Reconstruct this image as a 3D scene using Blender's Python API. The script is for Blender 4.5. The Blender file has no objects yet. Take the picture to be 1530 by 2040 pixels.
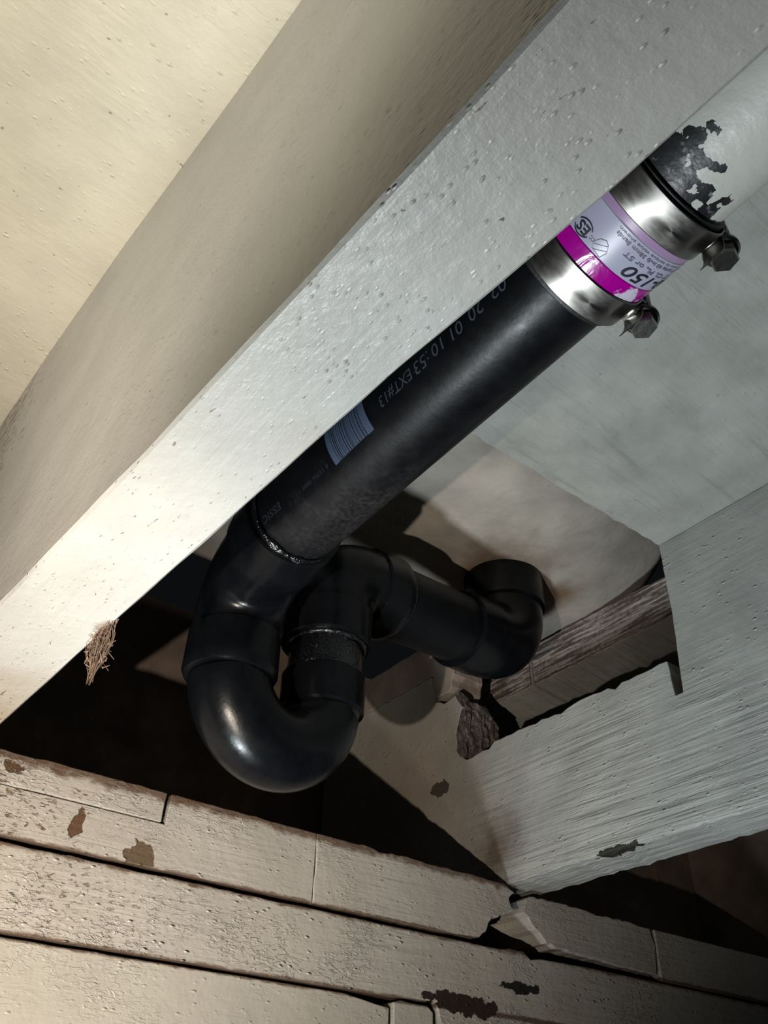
import bpy, bmesh, math, random
from mathutils import Vector, Matrix, noise
random.seed(7)
PI = math.pi
U = 0.182                      # metres per drawing unit (joist thickness 38 mm)
scene = bpy.context.scene
C = scene.collection

# ---------------------------------------------------------------- camera
R = [(0.79368205, 0.39209898, 0.46510987), (-0.60799129, 0.48566271, 0.62807509), (0.02038108, -0.78127468, 0.62385454)]
cam = bpy.data.objects.new('camera', bpy.data.cameras.new('camera'))
cam.data.sensor_fit = 'VERTICAL'; cam.data.sensor_height = 36.0
cam.data.lens = 1720 / 2040 * 36.0
cam.data.clip_start = 0.005
cam.matrix_world = Matrix(((R[0][0], -R[0][1], -R[0][2], 0), (R[1][0], -R[1][1], -R[1][2], 0), (R[2][0], -R[2][1], -R[2][2], 0), (0, 0, 0, 1)))
C.objects.link(cam); scene.camera = cam

# ---------------------------------------------------------------- light
vs = scene.view_settings
vs.view_transform = 'Standard'; vs.look = 'None'; vs.gamma = 1.0; vs.use_curve_mapping = False
vs.exposure = 1.25
world = bpy.data.worlds.new('world'); scene.world = world; world.use_nodes = True
bg = world.node_tree.nodes['Background']; bg.inputs[0].default_value = (0.75, 0.85, 1.0, 1); bg.inputs[1].default_value = 0.002

def spot(name, loc, target, power, col, size, angle, blend):
    l = bpy.data.lights.new(name, 'SPOT'); l.energy = power; l.color = col
    l.shadow_soft_size = size; l.spot_size = math.radians(angle); l.spot_blend = blend
    o = bpy.data.objects.new(name, l); o.location = Vector(loc) * U
    d = (Vector(target) - Vector(loc)).normalized()
    o.rotation_euler = d.to_track_quat('-Z', 'Y').to_euler()
    C.objects.link(o); return o
# warm work torch held low on the left, two added warm fill lamps without a real source, cool daylight-white torch further below the camera
WL = (-0.83, 0.45, -0.70)
spot('warm_torch', WL, (0.47, 2.65, 0.8), 7.8, (1.0, 0.86, 0.72), 0.004, 76, 0.85)
spot('warm_fill_left', (-1.20, 0.60, -0.70), (-0.35, 1.30, 2.35), 11.0, (1.0, 0.92, 0.77), 0.03, 62, 1.0)  # added fill lamp, brightens the floor sheet left of the near joist
spot('warm_fill_low', (-0.20, 0.90, -0.90), (0.55, 2.57, 0.42), 4.2, (1.0, 0.90, 0.77), 0.02, 56, 1.0)  # extra lamp put in only to brighten the wall boards
spot('cool_torch', (0.36, 1.75, -1.30), (2.2, 0.75, 2.1), 7.9, (0.88, 0.96, 1.0), 0.035, 88, 1.0)

# ---------------------------------------------------------------- helpers
def put(name, bm, mat, parent=None, smooth=False, bevel=0.0):
    """links bm (drawing units) as one mesh object whose origin is its own centre"""
    xs = [v.co for v in bm.verts]
    lo = Vector((min(v.x for v in xs), min(v.y for v in xs), min(v.z for v in xs)))
    hi = Vector((max(v.x for v in xs), max(v.y for v in xs), max(v.z for v in xs)))
    c = (lo + hi) / 2
    for v in bm.verts: v.co = (v.co - c) * U
    me = bpy.data.meshes.new(name); bm.to_mesh(me); bm.free()
    me.materials.append(mat)
    if smooth:
        for p in me.polygons: p.use_smooth = True
    o = bpy.data.objects.new(name, me); C.objects.link(o)
    if parent:
        o.parent = parent
        # parents are never rotated: undo only their location
        pl = Vector((0, 0, 0)); p = parent
        while p: pl += p.location; p = p.parent
        o.location = c * U - pl
    else:
        o.location = c * U
    if bevel:
        m = o.modifiers.new('bevel', 'BEVEL'); m.width = bevel; m.segments = 2; m.limit_method = 'ANGLE'; m.angle_limit = math.radians(50)
    return o
def tag(o, label, cat, group=None):
    o['label'] = label; o['category'] = cat
    if group: o['group'] = group
    return o
def thing(name, loc, label, cat, group=None):
    o = bpy.data.objects.new(name, None); o.empty_display_size = 0.01
    o.location = Vector(loc) * U; C.objects.link(o)
    return tag(o, label, cat, group)
def structure(o): o['kind'] = 'structure'; return o

def jag(pts, amp, step, seed=0.0, keep=0.25, closed=True):
    """resample an outline and roughen it"""
    out = []; n = len(pts)
    for i in range(n if closed else n - 1):
        a = pts[i]; b = pts[(i + 1) % n]
        am = a[2] if len(a) > 2 else 1.0
        L = math.hypot(b[0] - a[0], b[1] - a[1]); k = max(1, int(L / step))
        nx, ny = (-(b[1] - a[1]) / max(L, 1e-9), (b[0] - a[0]) / max(L, 1e-9))
        for j in range(k):
            t = j / k; x = a[0] + (b[0] - a[0]) * t; y = a[1] + (b[1] - a[1]) * t
            w = min(1.0, keep + 3 * min(t, 1 - t)) * amp * am
            s = noise.noise(Vector((x * 9 + seed, y * 9, seed))) + 0.7 * noise.noise(Vector((x * 31, y * 31 + seed, seed)))
            out.append((x + nx * s * w, y + ny * s * w))
    return out
def prism(outline, plane, a0, a1, bm=None):
    bm = bm or bmesh.new()
    f = {'yz': lambda p, a: (a, p[0], p[1]), 'xz': lambda p, a: (p[0], a, p[1]), 'xy': lambda p, a: (p[0], p[1], a)}[plane]
    va = [bm.verts.new(f(p, a0)) for p in outline]; vb = [bm.verts.new(f(p, a1)) for p in outline]
    bm.faces.new(va); bm.faces.new(vb[::-1])
    n = len(outline)
    for i in range(n): bm.faces.new((va[i], vb[i], vb[(i + 1) % n], va[(i + 1) % n]))
    bmesh.ops.recalc_face_normals(bm, faces=bm.faces[:])
    return bm
def boxbm(x0, x1, y0, y1, z0, z1, bm=None): return prism([(x0, y0), (x1, y0), (x1, y1), (x0, y1)], 'xy', z0, z1, bm)

def fillet(corners, rad):
    """polyline with rounded corners -> dense points"""
    P = [Vector(c) for c in corners]; out = [P[0]]
    for i in range(1, len(P) - 1):
        a = (P[i - 1] - P[i]).normalized(); b = (P[i + 1] - P[i]).normalized()
        r = rad[i - 1] if isinstance(rad, (list, tuple)) else rad
        half = a.angle(b) / 2; t = r / math.tan(half)
        cen = P[i] + (a + b).normalized() * (r / math.sin(half))
        s = P[i] + a * t - cen; e = P[i] + b * t - cen
        ang = s.angle(e); ax = s.cross(e).normalized(); n = 28
        for k in range(n + 1): out.append(cen + Matrix.Rotation(ang * k / n, 3, ax) @ s)
    out.append(P[-1]); return out
class Path:
    def __init__(s, pts):
        s.p = [pts[0]]
        for q in pts[1:]:
            if (q - s.p[-1]).length > 1e-5: s.p.append(q)
        s.s = [0.0]
        for i in range(1, len(s.p)): s.s.append(s.s[-1] + (s.p[i] - s.p[i - 1]).length)
        s.L = s.s[-1]
        t = (s.p[1] - s.p[0]).normalized(); up = Vector((0, 0, 1)) if abs(t.z) < .9 else Vector((0, 1, 0))
        n = (up - t * up.dot(t)).normalized(); s.n = []; s.t = []
        for i in range(len(s.p)):
            a = s.p[max(i - 1, 0)]; b = s.p[min(i + 1, len(s.p) - 1)]; t = (b - a).normalized()
            n = (n - t * n.dot(t)).normalized(); s.n.append(n.copy()); s.t.append(t)
    def at(s, u):
        u = min(max(u, 0), s.L); i = 0
        while i < len(s.s) - 2 and s.s[i + 1] < u: i += 1
        f = (u - s.s[i]) / max(s.s[i + 1] - s.s[i], 1e-9)
        t = s.t[i].lerp(s.t[i + 1], f).normalized(); n = s.n[i].lerp(s.n[i + 1], f); n = (n - t * n.dot(t)).normalized()
        return s.p[i].lerp(s.p[i + 1], f), t, n
def sweep(path, prof, seg=64, bm=None, wob=0.0):
    """prof: [(s, radius)...]; repeated s makes a step; capped solid"""
    bm = bm or bmesh.new(); rings = []
    st = []
    for i, (s0, r0) in enumerate(prof):
        st.append((s0, r0))
        if i + 1 < len(prof):
            s1, r1 = prof[i + 1]; n = int((s1 - s0) / 0.02)
            for k in range(1, n): st.append((s0 + (s1 - s0) * k / n, r0 + (r1 - r0) * k / n))
    for s0, r in st:
        p, t, n = path.at(s0); b = t.cross(n)
        ring = []
        for k in range(seg):
            a = 2 * PI * k / seg; d = n * math.cos(a) + b * math.sin(a)
            rr = r + (wob * noise.noise((p + d * r) * 14) if wob else 0)
            ring.append(bm.verts.new(p + d * rr))
        rings.append(ring)
    for a, b in zip(rings[:-1], rings[1:]):
        for k in range(seg): bm.faces.new((a[k], a[(k + 1) % seg], b[(k + 1) % seg], b[k]))
    bm.faces.new(rings[0][::-1]); bm.faces.new(rings[-1])
    bmesh.ops.recalc_face_normals(bm, faces=bm.faces[:])
    return bm
def smoothed(o, ang=35):
    for p in o.data.polygons: p.use_smooth = True
    m = o.modifiers.new('split', 'EDGE_SPLIT'); m.split_angle = math.radians(ang); m.use_edge_sharp = False
    return o

# ---------------------------------------------------------------- materials
class N:
    def __init__(s, name):
        s.m = bpy.data.materials.new(name); s.m.use_nodes = True; s.t = s.m.node_tree
        s.b = s.t.nodes['Principled BSDF']; s.geo = s.t.nodes.new('ShaderNodeNewGeometry'); s.pos = s.geo.outputs['Position']
    def n(s, ty, **kw):
        q = s.t.nodes.new(ty)
        for k, v in kw.items(): setattr(q, k, v)
        return q
    def setin(s, sock, v):
        if hasattr(v, 'is_output') or isinstance(v, bpy.types.NodeSocket): s.t.links.new(v, sock)
        else: sock.default_value = v
    def math(s, op, a, b=0.0, c=None, clamp=False):
        q = s.n('ShaderNodeMath', operation=op, use_clamp=clamp); s.setin(q.inputs[0], a); s.setin(q.inputs[1], b)
        if c is not None: s.setin(q.inputs[2], c)
        return q.outputs[0]
    def scale(s, v):
        q = s.n('ShaderNodeVectorMath', operation='MULTIPLY'); s.t.links.new(s.pos, q.inputs[0]); q.inputs[1].default_value = v; return q.outputs[0]
    def noise(s, vec, sc, detail=3.0, rough=0.55, dist=0.0):
        q = s.n('ShaderNodeTexNoise'); s.setin(q.inputs['Vector'], vec); q.inputs['Scale'].default_value = sc
        q.inputs['Detail'].default_value = detail; q.inputs['Roughness'].default_value = rough; q.inputs['Distortion'].default_value = dist
        return q.outputs['Fac']
    def vor(s, vec, sc):
        q = s.n('ShaderNodeTexVoronoi'); s.setin(q.inputs['Vector'], vec); q.inputs['Scale'].default_value = sc; return q.outputs['Distance']
    def ramp(s, v, a, b, lo=0.0, hi=1.0):
        q = s.n('ShaderNodeMapRange'); s.setin(q.inputs[0], v); q.inputs[1].default_value = a; q.inputs[2].default_value = b
        q.inputs[3].default_value = lo; q.inputs[4].default_value = hi; return q.outputs[0]
    def mix(s, f, a, b):
        q = s.n('ShaderNodeMix', data_type='RGBA'); s.setin(q.inputs[0], f)
        s.setin(q.inputs[6], a if not isinstance(a, tuple) else (*a, 1)); s.setin(q.inputs[7], b if not isinstance(b, tuple) else (*b, 1))
        return q.outputs[2]
    def near(s, c, r, soft=0.5, sc=60.0, amt=0.9, stretch=(1, 1, 1)):
        """mask of a ragged patch round world point c (drawing units)"""
        q = s.n('ShaderNodeVectorMath', operation='SUBTRACT'); s.t.links.new(s.pos, q.inputs[0]); q.inputs[1].default_value = Vector(c) * U
        m = s.n('ShaderNodeVectorMath', operation='MULTIPLY'); s.t.links.new(q.outputs[0], m.inputs[0]); m.inputs[1].default_value = stretch
        l = s.n('ShaderNodeVectorMath', operation='LENGTH'); s.t.links.new(m.outputs[0], l.inputs[0])
        d = s.math('DIVIDE', l.outputs['Value'], r * U)
        nn = s.math('MULTIPLY', s.math('SUBTRACT', s.noise(s.pos, sc, 5), 0.5), amt * 4)
        return s.ramp(s.math('ADD', d, nn), 1.0 - soft, 1.0 + soft * .2, 1.0, 0.0)
    def axis(s, k):
        q = s.n('ShaderNodeSeparateXYZ'); s.t.links.new(s.pos, q.inputs[0]); return q.outputs[k]
    def bump(s, h, dist, strength=1.0):
        q = s.n('ShaderNodeBump'); s.setin(q.inputs['Height'], h); q.inputs['Distance'].default_value = dist; q.inputs['Strength'].default_value = strength
        s.t.links.new(q.outputs[0], s.b.inputs['Normal'])

def painted(name, col, axis=1, grain=0.4, gscale=260, blobs=0.5, bscale=230, specks=0.5, rough=0.45, mottle=0.08, chips=(), peel=None, dirt_shade=(), gdist=0.6, crackle=0.0, gmask=None, bands=(), flecks=None):
    dk = lambda c: tuple(q * 0.45 for q in c)
    col = dk(col); dirt_shade = [(c, r_, dk(cc_), st_) for c, r_, cc_, st_ in dirt_shade]; chips = [(c, r_, dk(cc_), st_) for c, r_, cc_, st_ in chips]
    s = N(name)
    k = [1.0, 1.0, 1.0]; k[axis] = 0.045
    k2 = [1.0, 1.0, 1.0]; k2[axis] = 0.5
    v = s.scale(tuple(k)); v2 = s.scale(tuple(k2))
    g = s.noise(v, gscale, 4, 0.6, gdist)
    gm = s.noise(s.pos, 14, 2)
    gk = s.math('MULTIPLY', s.ramp(gm, 0.35, 0.62, 0.25, 1.0), grain)
    if gmask: gk = s.math('MULTIPLY', gk, gmask(s))
    h = s.math('MULTIPLY', g, gk)
    vb = s.ramp(s.vor(v2, bscale * 1.5), 0.04, 0.26, 1.0, 0.0)
    bm_ = s.ramp(s.noise(s.pos, 75, 2), 0.44, 0.64)
    h = s.math('ADD', h, s.math('MULTIPLY', s.math('MULTIPLY', vb, bm_), blobs))
    h = s.math('ADD', h, s.math('MULTIPLY', s.noise(s.pos, 160, 4, 0.6), 0.45))
    if crackle:
        cr = s.ramp(s.noise(s.scale(tuple([0.35 if i == axis else 1.0 for i in range(3)])), 420, 3, 0.6, 1.2), 0.50, 0.60)
        cm = s.ramp(s.noise(s.pos, 22, 3), 0.44, 0.58)
        h = s.math('ADD', h, s.math('MULTIPLY', s.math('MULTIPLY', cr, cm), crackle * 0.45))
    mot = s.noise(s.pos, 24, 4)
    dark = tuple(c * (1 - mottle * 2) for c in col); lite = tuple(min(1, c * (1 + mottle)) for c in col)
    base = s.mix(s.ramp(mot, 0.3, 0.7), dark, lite)
    base = s.mix(s.math('MULTIPLY', s.ramp(g, 0.56, 0.80), s.math('MULTIPLY', gk, 0.40, clamp=True)), base, tuple(c * 0.55 for c in col))
    sp = s.ramp(s.noise(v2, 330, 2, 0.5), 0.735, 0.77)
    base = s.mix(s.math('MULTIPLY', sp, specks), base, (0.13, 0.11, 0.085))
    for c, r, colr, st in dirt_shade:
        base = s.mix(s.math('MULTIPLY', s.near(c, r, 0.9, 40, 0.12 if r > .6 else 0.4), st), base, colr)
    if peel:
        pm = s.noise(s.scale(tuple([0.3 if i == axis else 1.0 for i in range(3)])), peel[0], 5, 0.65, 0.5)
        mask = peel[1](s)                      # 0..1 extent
        m = s.math('GREATER_THAN', s.math('ADD', pm, s.math('MULTIPLY', mask, 0.16)), peel[2])
        base = s.mix(m, base, s.mix(s.noise(v, 300, 3), (0.06, 0.033, 0.018), (0.19, 0.13, 0.085)))
        h = s.math('SUBTRACT', h, s.math('MULTIPLY', m, 0.9))
    for zc, wd, st_ in bands:
        d = s.math('ABSOLUTE', s.math('SUBTRACT', s.axis(2), zc * U))
        d = s.math('ADD', s.math('DIVIDE', d, wd * U), s.math('MULTIPLY', s.math('SUBTRACT', s.noise(s.scale((.5, 1, 1)), 170, 5, .7), 0.5), 2.2))
        base = s.mix(s.math('MULTIPLY', s.ramp(d, 0.5, 1.1, 1.0, 0.0), st_), base, (0.075, 0.045, 0.028))
    if flecks:
        fn = s.noise(s.scale((.38, 1, 1)), 620, 3, 0.6, 0.8); fm = s.ramp(s.noise(s.pos, 30, 3), .40, .62)
        f_ = s.math('MULTIPLY', s.math('MULTIPLY', s.ramp(fn, 0.585, 0.63), flecks(s)), fm)
        base = s.mix(f_, base, (0.075, 0.042, 0.025)); h = s.math('SUBTRACT', h, s.math('MULTIPLY', f_, 0.6))
    for c, r, colr, stx in chips:
        m = s.near(c, r, 0.06, 120, 0.55, stx)
        base = s.mix(m, base, colr); h = s.math('SUBTRACT', h, s.math('MULTIPLY', m, 0.8))
    s.t.links.new(base, s.b.inputs['Base Color']); s.b.inputs['Roughness'].default_value = rough
    s.b.inputs['Specular IOR Level'].default_value = 0.45
    s.bump(h, 0.0011)
    return s.m
def plain(name, col, rough=0.5, metal=0.0, spec=0.5, bump=0.0, bsc=300, var=0.0):
    if not metal: col = tuple(c * 0.45 for c in col)
    s = N(name); s.b.inputs['Base Color'].default_value = (*col, 1); s.b.inputs['Roughness'].default_value = rough
    s.b.inputs['Metallic'].default_value = metal; s.b.inputs['Specular IOR Level'].default_value = spec
    if var: s.t.links.new(s.mix(s.ramp(s.noise(s.pos, 60, 4), .35, .65), tuple(c * (1 - var) for c in col), tuple(min(1, c * (1 + var)) for c in col)), s.b.inputs['Base Color'])
    if bump: s.bump(s.noise(s.pos, bsc, 4), bump)
    return s.m

CREAM = (0.72, 0.69, 0.60)
WHITE = (0.70, 0.70, 0.665)
M = {}
M['joist_near'] = painted('joist_paint', (0.71, 0.70, 0.65), 1, 0.25, 300, 0.45, 330, 0.9, 0.40, 0.05,
    chips=[((0.578, 0.735, 1.0), 0.028, (0.42, 0.33, 0.18), (1, 1, 1)), ((0.56, 0.90, 1.0), 0.016, (0.45, 0.30, 0.18), (1, 1, 1)), ((0.575, 0.655, 1.0), 0.018, (0.42, 0.33, 0.18), (1, 1, 1))],
    dirt_shade=[((0.56, 0.95, 1.0), 0.09, (0.60, 0.52, 0.40), 0.35), ((0.50, 2.35, 1.0), 0.30, (0.42, 0.32, 0.20), 0.6), ((0.42, 0.2, 1.0), 0.35, (0.64, 0.59, 0.52), 0.5)],
    peel=(420, lambda s: s.ramp(s.axis(1), 2.05 * U, 2.6 * U), 0.70))
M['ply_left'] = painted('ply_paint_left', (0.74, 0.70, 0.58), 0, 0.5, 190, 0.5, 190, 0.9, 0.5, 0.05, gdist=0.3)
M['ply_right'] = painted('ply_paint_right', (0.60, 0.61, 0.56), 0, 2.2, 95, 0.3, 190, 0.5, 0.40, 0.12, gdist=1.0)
M['recess'] = painted('recess_paint', (0.62, 0.57, 0.50), 0, 0.25, 80, 0.2, 120, 0.4, 0.5, 0.14,
    
    dirt_shade=[((2.42, 2.40, 2.28), 0.30, (0.22, 0.13, 0.06), 0.95), ((2.75, 2.35, 2.28), 0.16, (0.25, 0.15, 0.07), 0.8)])
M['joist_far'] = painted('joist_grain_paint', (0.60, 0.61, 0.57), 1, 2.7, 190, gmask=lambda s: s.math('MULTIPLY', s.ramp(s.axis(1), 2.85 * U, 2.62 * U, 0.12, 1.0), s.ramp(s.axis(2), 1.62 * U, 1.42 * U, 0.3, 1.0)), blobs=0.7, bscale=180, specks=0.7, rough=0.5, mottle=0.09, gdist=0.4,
    dirt_shade=[((2.58, 3.3, 1.5), 0.75, (0.36, 0.28, 0.21), 0.85), ((2.58, 2.62, 1.15), 0.16, (0.20, 0.14, 0.10), 0.8)],  # large patch: grime with the far end's shade mixed into its brown
    chips=[((2.58, 2.02, 1.0), 0.045, (0.03, 0.03, 0.025), (1, .45, 2.4)), ((2.58, 2.985, 1.50), 0.05, (0.09, 0.075, 0.065), (1, .8, 1.4))])
peelx = lambda s: s.ramp(s.axis(0), 1.25 * U, 0.5 * U)
M['plate_a'] = painted('plate_paint_upper', (0.68, 0.64, 0.57), 0, 0.7, 300, 0.5, 260, 0.5, 0.38, 0.05, crackle=0.5, bands=[(1.0, 0.035, 0.9), (0.765, 0.010, 0.9)], flecks=lambda s: s.ramp(s.axis(0), 1.45 * U, 0.55 * U, 0.0, 1.0),
    peel=(260, lambda s: s.math('MAXIMUM', s.ramp(s.axis(0), 1.1 * U, 0.5 * U), s.ramp(s.axis(2), 0.945 * U, 1.0 * U, 0, 1.3)), 0.735),
    chips=[((1.03, 2.57, 0.79), 0.047, (0.20, 0.14, 0.09), (1, 1, 1.1)), ((0.82, 2.57, 0.84), 0.03, (0.18, 0.10, 0.06), (1.4, 1, .7)), ((0.60, 2.57, 0.955), 0.03, (0.15, 0.09, 0.05), (1, 1, 1.6))])
M['plate_b'] = painted('plate_paint_lower', (0.69, 0.65, 0.58), 0, 0.7, 280, 1.2, 200, 0.5, 0.36, 0.05, crackle=0.9, bands=[(0.757, 0.018, 0.95), (0.530, 0.010, 0.9)], flecks=lambda s: s.ramp(s.axis(0), 1.45 * U, 0.55 * U, 0.0, 1.0),
    peel=(300, lambda s: s.ramp(s.axis(0), 1.1 * U, 0.45 * U), 0.75),
    chips=[((2.30, 2.57, 0.545), 0.10, (0.05, 0.035, 0.03), (.6, 1, 3.0)), ((2.60, 2.57, 0.63), 0.045, (0.03, 0.03, 0.025), (.45, 1, 2.5))])
M['plate_c'] = painted('header_paint', (0.70, 0.67, 0.59), 0, 0.5, 200, 0.5, 220, 0.3, 0.34, 0.04, crackle=0.35, bands=[(0.525, 0.010, 0.9)])
M['bare'] = painted('grimy_wood', (0.40, 0.31, 0.24), 2, 0.8, 160, 0.3, 200, 0.8, 0.8, 0.2)
M['back'] = painted('dark_brown_boards', (0.30, 0.22, 0.17), 2, 0.8, 160, 0.3, 200, 0.8, 0.9, 0.2)
M['block'] = painted('stained_block', (0.50, 0.42, 0.36), 2, 0.9, 150, 0.5, 200, 0.9, 0.7, 0.15)
# end grain: rough dark
s = N('end_grain'); g = s.noise(s.scale((0.3, 1, 0.3)), 220, 5, 0.7, 1.0); g2 = s.noise(s.scale((1, 1, .35)), 260, 5, 0.75, 1.5)
s.t.links.new(s.mix(s.ramp(g2, 0.42, 0.66), (0.03, 0.024, 0.02), (0.21, 0.17, 0.15)), s.b.inputs['Base Color']); s.b.inputs['Roughness'].default_value = 0.9
s.bump(g2, 0.004); M['endgrain'] = s.m
# plies of the cut floor edge: stripes follow height
s = N('ply_edge'); w = s.noise(s.scale((1, 0.07, 1)), 330, 4, 0.6, 0.3); w2 = s.noise(s.pos, 260, 4, 0.7)
w = s.math('ADD', s.math('MULTIPLY', w, 0.75), s.math('MULTIPLY', w2, 0.25))
s.t.links.new(s.mix(s.ramp(w, 0.44, 0.58), (0.07, 0.05, 0.045), (0.30, 0.27, 0.245)), s.b.inputs['Base Color'])
s.b.inputs['Roughness'].default_value = 0.85; s.bump(w, 0.004); M['ply_edge'] = s.m
# black ABS
def abs_mat(name, rough, dust=0.0, bump=0.00006, spec=0.16):
    s = N(name); n1 = s.noise(s.pos, 45, 5)
    col = s.mix(s.ramp(n1, 0.35, 0.7), (0.0014, 0.0018, 0.0026), (0.0032, 0.0037, 0.0046))
    if dust:
        d = s.near((1.09, 1.55, 1.53), 0.24, 0.9, 55, 0.45, (1.3, .8, 1))
        col = s.mix(s.math('MULTIPLY', s.math('MULTIPLY', d, s.ramp(s.noise(s.pos, 420, 5), .3, .7)), dust * .7), col, (0.05, 0.046, 0.048))
    s.t.links.new(col, s.b.inputs['Base Color'])
    s.t.links.new(s.ramp(s.noise(s.pos, 130, 4), 0.3, 0.7, rough * .85, rough * 1.2), s.b.inputs['Roughness'])
    s.b.inputs['Specular IOR Level'].default_value = spec
    s.bump(s.noise(s.pos, 500, 3), bump); return s.m
M['abs'] = abs_mat('black_plastic_pipe', 0.40, 0.8)
M['abs_fit'] = abs_mat('black_plastic_fitting', 0.27, spec=0.2)
M['abs_gloss'] = abs_mat('black_plastic_glued', 0.07, bump=0.0012, spec=0.9)
M['rubber'] = plain('black_rubber', (0.012, 0.012, 0.013), 0.55, bump=0.0003)
# brushed stainless
s = N('stainless'); s.b.inputs['Metallic'].default_value = 1.0
s.t.links.new(s.mix(s.noise(s.pos, 40, 4), (0.20, 0.19, 0.175), (0.31, 0.30, 0.28)), s.b.inputs['Base Color'])
s.t.links.new(s.ramp(s.noise(s.scale((1, 3, 1)), 200, 3), .3, .7, .32, .42), s.b.inputs['Roughness']); s.b.inputs['Anisotropic'].default_value = 0.5
M['steel'] = s.m
M['bolt'] = plain('bolt_steel', (0.34, 0.33, 0.31), 0.28, 1.0, bump=0.0002)
M['dark_steel'] = plain('housing_steel', (0.12, 0.12, 0.115), 0.30, 1.0, bump=0.0003)
M['label_white'] = plain('label_white', (0.56, 0.56, 0.72), 0.35, var=0.04)
M['label_lilac'] = plain('label_lilac', (0.50, 0.33, 0.55), 0.35)
s = N('label_magenta'); sc = s.near((1.05, 0.582, 1.40), 0.055, 0.1, 200, 0.5, (1.0, 2.2, 1.0))
s.t.links.new(s.mix(sc, (0.24, 0.0, 0.17), (0.40, 0.36, 0.44)), s.b.inputs['Base Color']); s.b.inputs['Roughness'].default_value = 0.22
s.bump(s.noise(s.scale((1, .5, 1)), 160, 3, 0.6, 1.0), 0.0003); M['label_magenta'] = s.m
M['ink'] = plain('label_ink', (0.02, 0.018, 0.04), 0.5)
M['ink_grey'] = plain('label_ink_grey', (0.20, 0.19, 0.27), 0.5)
M['print'] = plain('pipe_print', (0.065, 0.075, 0.10), 0.5)
M['print_dim'] = plain('pipe_print_faint', (0.03, 0.033, 0.042), 0.5)
M['barcode'] = plain('barcode_ground', (0.08, 0.115, 0.185), 0.5)
M['web'] = plain('cobweb_dust', (0.40, 0.27, 0.19), 0.9)

# ---------------------------------------------------------------- large structure
HX = lambda x: 2.37 - 0.10 * x            # underside of the floor sheets
SEAM = lambda x: 1.655 - (x - 1.62) * 0.0625
def sheet(name, mat, xs, ylo, yhi, th=0.17, zoff=0.0, amp=0.0):
    """floor sheet following the slight fall of the subfloor; ylo/yhi functions of x"""
    bm = bmesh.new(); lo = []; hi = []
    for x in xs:
        z = HX(x) + zoff
        col = []
        for y in (ylo(x), yhi(x)):
            j = amp * noise.noise(Vector((x * 20, y * 7, 1))) if y in (yhi(x),) else 0
            col += [bm.verts.new((x, y + j, z)), bm.verts.new((x, y + j, z + th))]
        lo.append(col)
    for a, b in zip(lo[:-1], lo[1:]):
        bm.faces.new((a[0], b[0], b[2], a[2])); bm.faces.new((a[1], a[3], b[3], b[1]))
        bm.faces.new((a[0], a[1], b[1], b[0])); bm.faces.new((a[2], b[2], b[3], a[3]))
    bm.faces.new((lo[0][0], lo[0][2], lo[0][3], lo[0][1])); bm.faces.new((lo[-1][0], lo[-1][1], lo[-1][3], lo[-1][2]))
    bmesh.ops.recalc_face_normals(bm, faces=bm.faces[:])
    return put(name, bm, mat)
lin = lambda a, b, n: [a + (b - a) * i / (n - 1) for i in range(n)]
o = sheet('subfloor_sheet', M['ply_left'], [-3.0, 0.42], lambda x: -2.0, lambda x: 4.02)
tag(o, 'cream painted plywood floor underside left of the near joist, warmly lit', 'plywood')
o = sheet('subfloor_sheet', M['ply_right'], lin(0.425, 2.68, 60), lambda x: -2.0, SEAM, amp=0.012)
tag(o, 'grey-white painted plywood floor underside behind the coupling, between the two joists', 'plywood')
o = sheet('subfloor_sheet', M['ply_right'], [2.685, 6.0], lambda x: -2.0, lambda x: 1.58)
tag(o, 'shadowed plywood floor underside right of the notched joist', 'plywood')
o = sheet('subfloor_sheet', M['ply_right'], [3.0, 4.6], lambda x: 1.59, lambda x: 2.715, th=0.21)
e1 = tag(o, 'smooth white floor sheet seen through the joist notch', 'plywood')
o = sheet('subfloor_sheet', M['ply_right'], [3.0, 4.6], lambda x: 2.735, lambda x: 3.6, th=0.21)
e2 = tag(o, 'grey floor sheet seen through the notch, behind the straight seam', 'plywood')
for ob, (y0, y1) in ((e1, (1.60, 2.712)), (e2, (2.738, 3.24))):
    bm = prism(jag([(y0, HX(3.0) + .004, .6), (y1, HX(3.0) + .004), (y1, HX(3.0) + .205), (y0, HX(3.0) + .205)], 0.012, 0.02, 3.1), 'yz', 2.985, 2.9995)
    put('cut_edge', bm, M['ply_edge'], ob)['label'] = 'rough sawn edge showing the plies'
# raised panel above the cut-out, lifting toward the right corner
bm = bmesh.new(); G = []
nx, ny = 60, 50
for i in range(nx + 1):
    row = []
    for j in range(ny + 1):
        x = 0.43 + (3.15 - 0.43) * i / nx; y = 1.50 + (3.15 - 1.50) * j / ny
        t = max(0.0, (x - 2.15) / 0.9) * max(0.0, min(1.0, (2.35 - y) / 0.6))
        z = 2.335 + 0.35 * t * t - 0.03 * min(1, max(0, (x - 1.4)))
        z += 0.006 * noise.noise(Vector((x * 3, y * 3, 0)))
        row.append(bm.verts.new((x, y, z)))
    G.append(row)
for i in range(nx):
    for j in range(ny): bm.faces.new((G[i][j], G[i + 1][j], G[i + 1][j + 1], G[i][j + 1]))
o = put('raised_floor_panel', bm, M['recess'], smooth=True)
m = o.modifiers.new('solid', 'SOLIDIFY'); m.thickness = 0.02; m.offset = 1.0 if o.data.polygons[0].normal.z > 0 else -1.0
tag(o, 'rust-stained off-white panel above the floor cut-out where the drain goes up', 'panel')

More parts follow.
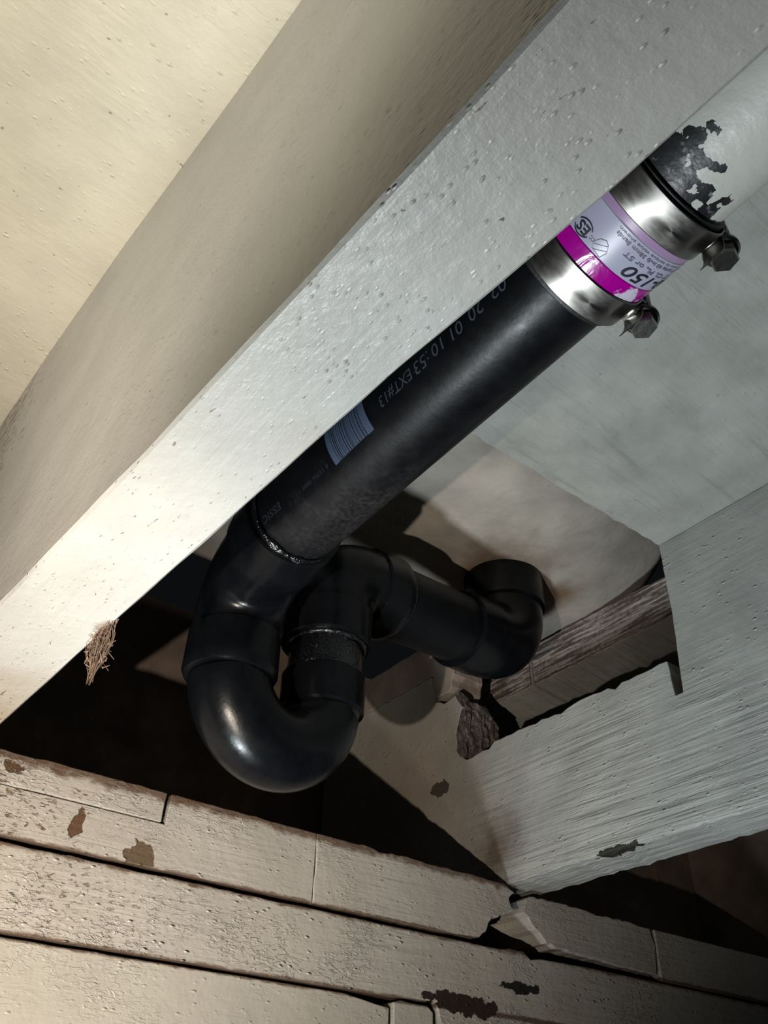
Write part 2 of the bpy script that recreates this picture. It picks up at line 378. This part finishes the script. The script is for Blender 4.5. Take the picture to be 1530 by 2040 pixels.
# near joist, slightly bowed, sharp lower corners
def joist_bm(st, z0, ztop, ch=0.006):
    bm = bmesh.new(); rings = []
    for y, xl, xr in st:
        w = [noise.noise(Vector((y * 5, k * 9.0, 2))) * 0.0025 for k in range(6)]
        zt = ztop
        rings.append([bm.verts.new(c) for c in ((xl + w[0], y, z0 + ch * 1.3 + w[1]), (xl + ch, y, z0 + w[2] * .4), (xr - ch, y, z0 + w[2] * .4), (xr + w[3], y, z0 + ch + w[4]), (xr, y, HX(xr) - .002), (xl, y, HX(xl) - .002))])
    for a, b in zip(rings[:-1], rings[1:]):
        for k in range(6): bm.faces.new((a[k], a[(k + 1) % 6], b[(k + 1) % 6], b[k]))
    bm.faces.new(rings[0]); bm.faces.new(rings[-1][::-1])
    bmesh.ops.recalc_face_normals(bm, faces=bm.faces[:]); return bm
KX = [(-2.0, .40, .62), (0.1, .366, .580), (0.3, .361, .577), (0.5, .354, .565), (0.72, .344, .551), (0.9, .336, .544), (1.14, .326, .537), (1.5, .305, .525), (1.8, .287, .515), (2.4, .262, .497), (3.0, .245, .485), (4.0, .235, .475)]
def kx(y):
    for a, b in zip(KX[:-1], KX[1:]):
        if y <= b[0]:
            t = (y - a[0]) / (b[0] - a[0]); return a[1] + (b[1] - a[1]) * t, a[2] + (b[2] - a[2]) * t
    return KX[-1][1:]
st = [(y, *kx(y)) for y in lin(-2.0, 4.0, 200)]
tag(put('floor_joist', joist_bm(st, 1.0, 2.33), M['joist_near'], smooth=False), 'big cream painted floor joist running diagonally across the photo in front of the pipe', 'joist')

# notched far joist: outline in (y, z)
Z2 = HX(2.58) - .002
out = [(-2.0, 1.0, .3), (3.98, 1.0, .3), (3.98, 2.10, .5), (3.035, 2.10, .5), (3.02, 1.955, 1.0), (2.86, 1.93, 1.6), (2.845, 1.62, .6), (2.80, 1.585, 1.2), (2.50, 1.605, .8), (1.668, 1.612, .15), (1.662, 1.468, .15), (1.628, 1.468, .1), (1.602, 1.80, .1), (1.595, Z2, .2), (-2.0, Z2, .0)]
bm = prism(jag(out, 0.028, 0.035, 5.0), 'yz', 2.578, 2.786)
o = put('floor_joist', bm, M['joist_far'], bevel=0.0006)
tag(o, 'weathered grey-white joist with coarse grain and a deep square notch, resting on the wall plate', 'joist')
# splintered end face of the remnant beyond the notch
bm = bmesh.new(); G = []
for i in range(17):
    row = []
    for j in range(25):
        x = 2.580 + 0.206 * i / 16; z = 1.60 + 0.33 * j / 24
        y = 2.835 - 0.012 - 0.022 * (noise.noise(Vector((x * 30, z * 8, 4))) + .6 * noise.noise(Vector((x * 70, z * 25, 7)))) - 0.03 * (i / 16)
        zz = 1.60 + (z - 1.60) * (1.0 - 0.35 * (i / 16) ** 1.5) + (0.02 * noise.noise(Vector((x * 30, 1, 2))) if j == 24 else 0)
        row.append(bm.verts.new((x, y, zz)))
    G.append(row)
for i in range(16):
    for j in range(24): bm.faces.new((G[i][j], G[i][j + 1], G[i + 1][j + 1], G[i + 1][j]))
# close it back into the wood
ring = [G[i][0] for i in range(17)] + [G[16][j] for j in range(1, 25)] + [G[i][24] for i in range(15, -1, -1)] + [G[0][j] for j in range(23, 0, -1)]
back = [bm.verts.new((v.co.x, 2.86, v.co.z)) for v in ring]
for k in range(len(ring)): bm.faces.new((ring[k], ring[(k + 1) % len(ring)], back[(k + 1) % len(ring)], back[k]))
bm.faces.new(back); bmesh.ops.recalc_face_normals(bm, faces=bm.faces[:])
put('splintered_end', bm, M['endgrain'], o)['label'] = 'dark splintered end grain'

# next joist in the dark on the far right, right-bay blocking, back wall
bm = prism([(-2.0, 1.0), (3.98, 1.0), (3.98, HX(4.82) - .002), (-2.0, HX(4.82) - .002)], 'yz', 4.82, 5.03)
tag(put('floor_joist', bm, M['bare']), 'unlit joist in the dark bay at far right', 'joist')
bm = boxbm(2.80, 4.815, 3.25, 3.46, 1.0, HX(3.8) - .09)
tag(put('blocking_board', bm, M['bare']), 'beige blocking board behind the joist notch', 'board')
bm = boxbm(-3.0, 5.0, 4.03, 4.2, 0.0, 2.6)
structure(put('wall_back', bm, M['back']))
# little blocks wedged above the remnant
bm = prism(jag([(3.03, 2.108), (3.97, 2.108), (3.97, 2.30), (3.03, 2.31)], 0.006, 0.03, 1.0), 'yz', 2.585, 2.78)
tag(put('wood_block', bm, M['block'], bevel=0.0008), 'pinkish-brown wood block on top of the notched joist, left of the crack', 'block', None)
bm = prism(jag([(2.90, 1.965), (3.015, 1.97), (3.015, 2.31), (2.86, 2.30), (2.86, 2.05)], 0.018, 0.03, 2.0), 'yz', 2.575, 2.77)
tag(put('wood_block', bm, M['block'], bevel=0.0008), 'chipped small wood block above the splintered joist end, right of the crack', 'block', None)

# ---------------------------------------------------------------- wall plates
YF = 2.57; YB = 3.06
def plate(outline, mat, label, name='wall_plate_board', y0=YF, y1=YB, amp=0.003, seed=1.0, parent=None, step=0.03):
    bm = prism(jag(outline, amp, step, seed), 'xz', y0, y1)
    o = put(name, bm, mat, parent, bevel=0.0006)
    if label: tag(o, label, 'board')
    return o
plate([(-1.5, 0.905, .4), (1.074, 0.905, .3), (1.078, 0.998, 1.2), (-1.5, 0.998, 1)], M['plate_a'], 'thin peeling strip at the top left of the wall, ending at a dark vertical joint', 'shim_strip', y0=YF - .003, amp=.008)
plate([(-1.5, 0.770, .5), (1.648, 0.768, .5), (1.650, 0.995, 1.0), (1.094, 0.999, .4), (1.088, 0.902, .3), (-1.5, 0.902, .3)], M['plate_a'], 'off-white upper wall board with a brown bare patch near its lower edge', seed=2)
plate([(1.654, 0.768, .5), (2.20, 0.765, .6), (2.36, 0.775, 2), (2.43, 0.80, 2), (2.47, 0.86, 3), (2.52, 0.88, 2.5), (2.60, 0.90, 2), (2.565, 0.94, 2), (2.60, 0.97, 2), (2.54, 0.992, 1), (1.652, 0.996, 1.0)], M['plate_a'], 'upper wall board with a broken splintered right end under the notched joist', seed=3, amp=.009, step=.018)
plate([(2.80, 0.795, 1.2), (3.10, 0.785, .5), (3.42, 0.778, .6), (3.44, 0.90, .8), (3.42, 0.965, 1), (2.75, 0.972, 1.5), (2.66, 0.955, 2.5), (2.64, 0.90, 3), (2.70, 0.85, 2.5)], M['plate_a'], 'dim upper wall board right of the dark broken gap', seed=4, amp=.010, step=.02)
plate([(3.45, 0.76, .5), (6.5, 0.76, .5), (6.5, 0.975, .5), (3.45, 0.965, 1)], M['plate_a'], 'dark upper wall board at the far right edge', seed=5)
plate([(-1.5, 0.533, .4), (2.0, 0.533, .4), (2.18, 0.540, 1), (2.20, 0.475, 1), (3.3, 0.455, 1), (6.5, 0.455, .5), (6.5, 0.750, .4), (3.0, 0.752, .6), (2.72, 0.745, 1.6), (2.66, 0.735, 2.2), (2.62, 0.76, 2.0), (2.45, 0.750, 1), (2.30, 0.750, 1), (-1.5, 0.755, .5)], M['plate_b'], 'long blistered off-white second wall board below the upper boards', seed=6, amp=.004)
plate([(-1.5, -0.3, 0), (1.965, -0.3, 0), (1.985, 0.500, .3), (1.80, 0.523, .4), (-1.5, 0.523, .4)], M['plate_c'], 'large smooth cream board along the bottom edge of the photo', 'header_board', y0=YF + .01, y1=YF + .22, seed=7, amp=.005)
plate([(2.0, -0.3, 0), (2.165, -0.3, 0), (2.17, 0.505, .6), (2.145, 0.522, 1), (2.03, 0.528, 1), (2.0, 0.52, .4)], M['plate_c'], 'small upright painted offcut beside the right end of the bottom board', 'wood_offcut', y0=YF + .004, y1=YF + .2, seed=8, amp=.008)
plate([(2.19, -0.3, 0), (6.5, -0.3, 0), (6.5, 0.40, .5), (2.19, 0.42, .5)], M['plate_c'], 'dark recessed board at the bottom right corner', 'header_board', y0=YF + .25, y1=YB, seed=9)

# ---------------------------------------------------------------- drain pipe assembly
A0 = Vector((0.972, 0.669, 1.58)); D0 = Vector((0.008, 1.0, -0.02)).normalized()
RP = 0.138
def axis_at(y): return A0 + D0 * (y - 0.669)
EX = D0.cross(Vector((0, 0, 1))).normalized()      # +x side
if EX.x < 0: EX = -EX
DN = D0.cross(EX); DN = DN if DN.z < 0 else -DN     # down
def cyl(y, phi, r):                                  # phi in degrees: 0 faces down, 90 faces +x
    a = math.radians(phi); return axis_at(y) + (EX * math.sin(a) + DN * math.cos(a)) * r
drain = thing('trap_drain', (1.0, 1.3, 1.4), 'black plastic drain pipe with U-shaped trap, running from banded coupling to raised panel', 'drain pipe')
def part(name, bm, mat, parent=drain, ang=35, label=None):
    o = put(name, bm, mat, parent); smoothed(o, ang)
    if label: o['label'] = label
    return o
pp = Path([axis_at(0.545), axis_at(1.90)])
pipe = part('straight_pipe', sweep(pp, [(0, RP), (pp.L, RP)], 96), M['abs'])
# elbow turning down
B1 = Vector((1.05, 2.19, 1.553))
p1 = Path(fillet([axis_at(1.76), B1, Vector((1.05, 2.19, 1.235))], 0.17))
L = p1.L
part('elbow', sweep(p1, [(0, .146), (0.004, .154), (.155, .155), (.16, .145), (L - .15, .141), (L - .145, .145), (L - .018, .147), (L - .002, .140), (L, .130)], 96), M['abs_fit'])
# glue beads
for q, r in ((0.0, 0.146), ):
    pass
h = Vector((0.99, 0.13, 0)).normalized(); cc = 0.375
T1 = Vector((1.05, 2.19, 0)); T2 = T1 + h * cc
pts = [Vector((T1.x, T1.y, 1.30)), Vector((T1.x, T1.y, 1.245))]
for k in range(41):
    a = PI * k / 40; cen = (T1 + T2) / 2 + Vector((0, 0, 1.265))
    pts.append(cen - h * math.cos(a) * cc / 2 - Vector((0, 0, 1)) * math.sin(a) * (cc / 2 + .0))
pts += [Vector((T2.x, T2.y, 1.25)), Vector((T2.x, T2.y, 1.38))]
p2 = Path(pts); L = p2.L
part('trap_bend', sweep(p2, [(0, .127), (.5, .127), (L - .13, .127), (L - .125, .141), (L - .004, .143), (L, .138)], 96), M['abs_fit'])
p3 = Path([Vector((T2.x, T2.y, 1.33)), Vector((T2.x, T2.y, 1.60))])
part('riser_pipe', sweep(p3, [(0, .126), (p3.L, .126)], 72, wob=.003), M['abs_gloss'])
E2 = Vector((T2.x, T2.y, 1.80)); E3 = Vector((2.48, 2.39, 1.945)); ad = (E3 - E2).normalized()
p4 = Path(fillet([Vector((T2.x, T2.y, 1.50)), E2, E2 + ad * .30], 0.16)); L = p4.L
part('elbow', sweep(p4, [(0, .148), (.004, .156), (.13, .158), (.135, .150), (L - .14, .156), (L - .135, .166), (L - .016, .168), (L, .158)], 96), M['abs_fit'])
p5 = Path([E2 + ad * .26, E3 - ad * .20])
part('arm_pipe', sweep(p5, [(0, .146), (p5.L, .146)], 72), M['abs'])
p6 = Path(fillet([E3 - ad * .36, E3, Vector((E3.x, E3.y, 2.34))], 0.19)); L = p6.L
part('drain_elbow', sweep(p6, [(0, .158), (.004, .166), (.14, .170), (.145, .164), (L - .2, .170), (L - .195, .184), (L, .186)], 96), M['abs_fit'])
# shiny cement beads at the joints (round, lumpy rings)
def bead(cen, ax, r, t, name, seed):
    bm = bmesh.new(); n = 72; m_ = 8; ax = ax.normalized(); u = ax.orthogonal().normalized(); v = ax.cross(u); rings = []
    for i in range(n):
        a = 2 * PI * i / n; d = u * math.cos(a) + v * math.sin(a)
        tt = t * (0.7 + 0.9 * max(0, noise.noise(Vector((d.x * 4 + seed, d.y * 4, d.z * 4)))))
        rings.append([bm.verts.new(cen + d * (r + tt * math.cos(2 * PI * k / m_)) + ax * (tt * 1.3 * math.sin(2 * PI * k / m_))) for k in range(m_)])
    for i in range(n):
        for k in range(m_): bm.faces.new((rings[i][k], rings[(i + 1) % n][k], rings[(i + 1) % n][(k + 1) % m_], rings[i][(k + 1) % m_]))
    bmesh.ops.recalc_face_normals(bm, faces=bm.faces[:])
    part(name, bm, M['abs_gloss'], ang=80)
bead(axis_at(1.755), D0, RP + .006, .009, 'glue_bead', 1)
bead(Vector((T2.x, T2.y, 1.385)), Vector((0, 0, 1)), .130, .010, 'glue_bead', 5)
bead(Vector((T2.x, T2.y, 1.495)), Vector((0, 0, 1)), .134, .010, 'glue_bead', 9)
bead(E2 + ad * .305, ad, .149, .008, 'glue_bead', 12)

# printing wrapped on a cylinder
def text_mesh(txt, size, shear=0.0, sx=1.0, bold=0.0):
    cu = bpy.data.curves.new('t', 'FONT'); cu.body = txt; cu.size = size; cu.shear = shear; cu.resolution_u = 3; cu.offset = bold
    ob = bpy.data.objects.new('t', cu); C.objects.link(ob)
    dg = bpy.context.evaluated_depsgraph_get(); me = bpy.data.meshes.new_from_object(ob.evaluated_get(dg))
    bpy.data.objects.remove(ob); bpy.data.curves.remove(cu)
    bm = bmesh.new(); bm.from_mesh(me); bpy.data.meshes.remove(me)
    for v in bm.verts: v.co.x *= sx
    bmesh.ops.subdivide_edges(bm, edges=[e for e in bm.edges if e.calc_length() > size * .25], cuts=2)
    return bm
def wrap(bm, mode, y, phi, r, align='left'):
    """mode 'axial': reads toward +y, tops toward +phi; mode 'round': reads toward -phi, tops toward +y"""
    xs = [v.co.x for v in bm.verts]; x0 = {'left': min(xs), 'right': max(xs), 'mid': (min(xs) + max(xs)) / 2}[align]
    for v in bm.verts:
        tx, ty = v.co.x - x0, v.co.y
        if mode == 'axial': v.co = cyl(y + tx, phi + math.degrees(ty / r), r)
        else: v.co = cyl(y + ty, phi - math.degrees(tx / r), r)
    return bm
def fit(txt, length, height, **kw):
    bm = text_mesh(txt, 1.0, **kw); xs = [v.co.x for v in bm.verts]; ys = [v.co.y for v in bm.verts]
    a = length / (max(xs) - min(xs)); b = height / (max(ys) - min(ys)); y0 = min(ys)
    for v in bm.verts: v.co = Vector((v.co.x * a, (v.co.y - y0) * b, 0))
    return bm
rr = RP + 0.0012
for txt, y0, y1, ph, hh, mt in (('EXT#13', 1.062, 1.185, -67, .030, 'print'), (':53', 0.998, 1.052, -66, .030, 'print'), ('10', 0.948, 0.988, -66, .028, 'print'),
        ('01', 0.885, 0.925, -65, .028, 'print'), ('20', 0.815, 0.862, -66, .029, 'print'), ('02', 0.745, 0.790, -66, .028, 'print'),
        ('0 11706 0085 1', 1.425, 1.560, -53, .011, 'print_dim'), ('ESSIC /', 1.645, 1.765, -60, .020, 'print_dim')):
    o = put('pipe_print', wrap(fit(txt, y1 - y0, hh, shear=0.2), 'axial', y0, ph, rr), M[mt], pipe)
# barcode
bm = bmesh.new()
def patch(bm, y0, y1, f0, f1, r, n=14):
    a = [bm.verts.new(cyl(y0, f0 + (f1 - f0) * i / n, r)) for i in range(n + 1)]; b = [bm.verts.new(cyl(y1, f0 + (f1 - f0) * i / n, r)) for i in range(n + 1)]
    for i in range(n): bm.faces.new((a[i], b[i], b[i + 1], a[i + 1]))
rnd = random.Random(3); y = 1.247
patch(bm, 1.238, 1.262, -84, -44, rr); patch(bm, 1.385, 1.402, -84, -44, rr)
y = 1.264
while y < 1.384:
    w = rnd.choice([.0018, .0028, .004, .006]); patch(bm, y, min(y + w, 1.385), -84, -44.5, rr); y += w + rnd.choice([.0008, .001, .0016, .0024])
put('barcode', bm, M['barcode'], pipe)

# ---------------------------------------------------------------- old painted pipe above the coupling
s = N('painted_pipe'); yy = s.axis(1); xx = s.axis(0)
edge = s.math('ADD', s.math('MULTIPLY', yy, 1.0 / U), s.math('MULTIPLY', s.math('SUBTRACT', 1.07, s.math('MULTIPLY', xx, 1.0 / U)), 0.50))
nn = s.math('ADD', s.math('MULTIPLY', s.math('SUBTRACT', s.noise(s.pos, 170, 4, 0.5), 0.5), 0.34), s.math('MULTIPLY', s.math('SUBTRACT', s.vor(s.pos, 260), 0.4), 0.035))
mask = s.math('GREATER_THAN', s.math('ADD', edge, nn), 0.400)
s.t.links.new(s.mix(mask, s.mix(s.noise(s.pos, 20, 3), (0.31, 0.31, 0.28), (0.36, 0.36, 0.33)), s.mix(s.ramp(s.noise(s.pos, 260, 3), .6, .7), (0.006, 0.0065, 0.008), (0.12, 0.12, 0.13))), s.b.inputs['Base Color'])
s.b.inputs['Roughness'].default_value = 0.42
s.bump(s.math('ADD', s.math('MULTIPLY', mask, -0.6), s.math('MULTIPLY', s.noise(s.pos, 200, 3), 0.4)), 0.0008)
pq = Path([axis_at(-1.9), axis_at(0.52)])
o = part('painted_pipe', sweep(pq, [(0, RP + .002), (pq.L, RP + .002)], 96), s.m, None)
tag(o, 'old pipe painted cream with paint flaked off to black above the coupling', 'pipe')

# ---------------------------------------------------------------- coupling
cp = thing('pipe_coupling', (0.97, 0.53, 1.43), 'stainless banded rubber pipe coupling with white and magenta label', 'coupling')
def ring(y0, y1, r, th=0.008, seg=96, lip=0.0, phis=None):
    """hollow ring round the pipe axis"""
    bm = bmesh.new(); prof = [(y0, r - th), (y0, r - .0015), (y0 + .002, r), ((y0 + y1) / 2, r + lip), (y1 - .002, r), (y1, r - .0015), (y1, r - th)]
    f0, f1 = phis or (0, 360); full = phis is None; n = seg; rings = []
    for i in range(n if full else n + 1):
        f = f0 + (f1 - f0) * i / n; rings.append([bm.verts.new(cyl(y, f, r_)) for y, r_ in prof])
    k = len(rings); m_ = len(prof)
    for i in range(k if full else k - 1):
        a = rings[i]; b = rings[(i + 1) % k]
        for j in range(m_): bm.faces.new((a[j], a[(j + 1) % m_], b[(j + 1) % m_], b[j]))
    if not full: bm.faces.new(rings[0]); bm.faces.new(rings[-1][::-1])
    bmesh.ops.recalc_face_normals(bm, faces=bm.faces[:]); return bm
part('rubber_sleeve', ring(0.388, 0.684, 0.1495, .009), M['rubber'], cp)
part('steel_shield', ring(0.455, 0.612, 0.1525, .002), M['steel'], cp)
lab = part('paper_label', ring(0.484, 0.563, 0.1550, .002, phis=(-110, 78)), M['label_white'], cp, label='white label strip with black print')
part('magenta_stripe', ring(0.563, 0.606, 0.1552, .002, phis=(-110, 78)), M['label_magenta'], lab, label='magenta stripe with scuffed white print')
part('lilac_stripe', ring(0.466, 0.484, 0.1552, .002, phis=(-110, 78)), M['label_lilac'], lab, label='pale lilac stripe')
for y0, y1, dphi, tilt in ((0.600, 0.672, 0, 0), (0.396, 0.468, 6, 0)):
    band = part('clamp_band', ring(y0, y1, 0.1595, .0035), M['steel'], cp, label='shiny stainless band')
    ym = (y0 + y1) / 2
    f = 84 + dphi; c0 = cyl(ym, f, 0.185)
    a = math.radians(f); rad = (EX * math.sin(a) + DN * math.cos(a)); tan = (EX * math.cos(a) - DN * math.sin(a))   # increasing phi
    dn = -tan                                                            # toward the underside
    # screw housing: arched saddle
    bm = bmesh.new(); n = 12
    def hp(u, w, q): return c0 + dn * u + rad * w + D0 * q
    rings = []
    for u, sc in ((-.075, .35), (-.045, .9), (-.01, 1.0), (.035, 1.0), (.042, .9)):
        rings.append([bm.verts.new(hp(u, -.022 + .045 * sc * math.sin(PI * k / n) + .0, .034 * sc * math.cos(PI * k / n))) for k in range(n + 1)])
    for r1, r2 in zip(rings[:-1], rings[1:]):
        for k in range(n): bm.faces.new((r1[k], r1[k + 1], r2[k + 1], r2[k]))
        bm.faces.new((r1[n], r1[0], r2[0], r2[n]))
    bm.faces.new(rings[0][::-1]); bm.faces.new(rings[-1]); bmesh.ops.recalc_face_normals(bm, faces=bm.faces[:])
    hs = part('screw_housing', bm, M['dark_steel'], cp, 40)
    # saddle foot under the housing
    bm = bmesh.new()
    vsx = [hp(u, w, q) for u in (-.085, .05) for w in (-.03, -.019) for q in (-.030, .030)]
    vv = [bm.verts.new(v) for v in vsx]
    for fc in ((0, 1, 3, 2), (4, 6, 7, 5), (0, 4, 5, 1), (2, 3, 7, 6), (0, 2, 6, 4), (1, 5, 7, 3)): bm.faces.new([vv[i] for i in fc])
    bmesh.ops.recalc_face_normals(bm, faces=bm.faces[:])
    part('saddle', bm, M['steel'], hs)
    # screw with collar and hex head
    bm = bmesh.new()
    def disc(u, r, nseg, rot=0): return [bm.verts.new(hp(u, r * math.cos(2 * PI * k / nseg + rot), r * math.sin(2 * PI * k / nseg + rot))) for k in range(nseg)]
    def loft(rs, nseg):
        for r1, r2 in zip(rs[:-1], rs[1:]):
            for k in range(nseg): bm.faces.new((r1[k], r1[(k + 1) % nseg], r2[(k + 1) % nseg], r2[k]))
        bm.faces.new(rs[0][::-1]); bm.faces.new(rs[-1])
    loft([disc(.030, .019, 32), disc(.052, .019, 32)], 32)
    loft([disc(.050, .033, 32), disc(.054, .038, 32), disc(.060, .038, 32), disc(.064, .033, 32)], 32)
    loft([disc(.062, .030, 6, .3), disc(.088, .030, 6, .3), disc(.094, .026, 6, .3)], 6)
    loft([disc(-.085, .012, 16), disc(-.03, .012, 16)], 16)
    bmesh.ops.recalc_face_normals(bm, faces=bm.faces[:])
    part('hex_screw', bm, M['bolt'], cp, 30, label='hex-headed clamp screw')
    # loose band tail standing off under the housing
    bm = bmesh.new(); tl = []
    for k in range(9):
        t = k / 8; ff = 70 - 34 * t; r_ = .163 + .030 * t * (1 if True else 0)
        tl.append([bm.verts.new(cyl(ym + q, ff, r_ + w)) for q in (-.024, .024) for w in (0, .0025)])
    for a_, b_ in zip(tl[:-1], tl[1:]):
        for i, j in ((0, 1), (1, 3), (3, 2), (2, 0)): bm.faces.new((a_[i], a_[j], b_[j], b_[i]))
    bm.faces.new([tl[0][i] for i in (0, 1, 3, 2)]); bm.faces.new([tl[-1][i] for i in (0, 2, 3, 1)]); bmesh.ops.recalc_face_normals(bm, faces=bm.faces[:])
    part('band_tail', bm, M['steel'], band)
# label printing
rl = 0.1562
def lt(txt, y, phi_end, length, height, mt='ink', **kw):
    put('label_print', wrap(fit(txt, length, height, **kw), 'round', y, phi_end, rl, 'right'), M[mt], lab)
lt('3000-150', 0.530, -2, 0.232, 0.027, 'ink', shear=0.25, bold=0.012)
lt('For 1-1/2" CI, PL, or ST', 0.514, -11, 0.225, 0.0125, 'ink_grey', bold=0.02)
lt('ASTM C1277 series 60 in-lb 38mm Bands', 0.499, -26, 0.262, 0.0085, 'ink_grey', bold=0.02)
lt('Tighten screws to torque value shown', 0.4885, -27, 0.255, 0.0078, 'ink_grey', bold=0.01)
lt('ES', 0.536, -49.5, 0.028, 0.020, 'ink', bold=0.02)
lt('ICC', 0.543, -36.2, 0.013, 0.007, 'ink_grey')
lt('PMG', 0.540, -58.5, 0.015, 0.007, 'ink')
def line(bm, pts, w):
    """thin ribbon on the label; pts (phi, y)"""
    for (f0, y0), (f1, y1) in zip(pts[:-1], pts[1:]):
        dx = (f1 - f0) * math.radians(1) * rl; dy = y1 - y0; l = math.hypot(dx, dy) or 1
        ox, oy = -dy / l * w / 2, dx / l * w / 2; of = math.degrees(ox / rl)
        bm.faces.new([bm.verts.new(cyl(y, f, rl)) for f, y in ((f0 - of, y0 - oy), (f1 - of, y1 - oy), (f1 + of, y1 + oy), (f0 + of, y0 + oy))])
bm = bmesh.new()
for a0, a1, w in ((25, 155, .0022), (205, 335, .0022)):
    line(bm, [(-44.3 + 7.6 * math.cos(math.radians(a)), 0.545 + 0.0155 * math.sin(math.radians(a))) for a in lin(a0, a1, 14)], w)
put('label_print', bm, M['ink'], lab)
bm = bmesh.new()
sh = [(-30, 0.557), (-21, 0.560), (-19.5, 0.545), (-22.5, 0.533), (-26, 0.5285), (-30, 0.534), (-32, 0.545), (-30, 0.557)]
line(bm, sh, .0011); line(bm, [(-31, 0.549), (-22, 0.534)], .0009); line(bm, [(-28.5, 0.557), (-20, 0.542)], .0009)
put('label_print', bm, M['ink_grey'], lab)

# ---------------------------------------------------------------- small things
# cobweb hanging from the near joist
def strand(bm, pts, r):
    p = Path([Vector(q) for q in pts]); sweep(p, [(0, r), (p.L, r * .5)], 5, bm)
bm = bmesh.new(); rnd = random.Random(11)
yc = 1.735; xc = kx(yc)[1] - .004; zc = 1.0
for k in range(60):
    x = xc + rnd.uniform(-.018, .012); y = yc + rnd.uniform(-.05, .05); z = zc + .008
    pts = [(x, y, z)]; spread = rnd.uniform(-.02, .02); spy = rnd.uniform(-.016, .016); ln = rnd.uniform(.6, 1.0)
    for t in lin(0.1, 1, 9):
        pinch = math.sin(min(1, t * 1.25) * PI) if t < .8 else 0.05
        pts.append((xc - .002 + spread * (.3 + pinch) + rnd.uniform(-.003, .003), yc + (y - yc) * (1 - t) * .7 + spy * (.3 + pinch) + .02 * t, zc - .135 * t * ln))
    strand(bm, pts, .0007)
for k in range(70):
    t = rnd.uniform(.1, .75); a = rnd.uniform(0, 2 * PI); q = .018 * math.sin(t * PI) + .004
    c = Vector((xc - .002 + q * math.cos(a), yc + .015 * t + q * math.sin(a) * 1.2, zc - .13 * t))
    strand(bm, [c, c + Vector([rnd.uniform(-.012, .012) for _ in range(3)]), c + Vector([rnd.uniform(-.016, .016) for _ in range(3)])], .0014)
tag(put('cobweb', bm, M['web']), 'dusty tan cobweb dangling from the lower edge of the near joist', 'cobweb')
# paint-crusted nail above the splintered end
bm = bmesh.new()
p = Path(fillet([(2.560, 3.015, 2.19), (2.545, 3.013, 2.30), (2.60, 2.97, 2.31)], .012)); sweep(p, [(0, .009), (p.L, .007)], 12, bm, wob=.004)
tag(put('bent_nail', bm, M['block'], smooth=True), 'bent paint-crusted nail over the crack between the two small blocks', 'nail')
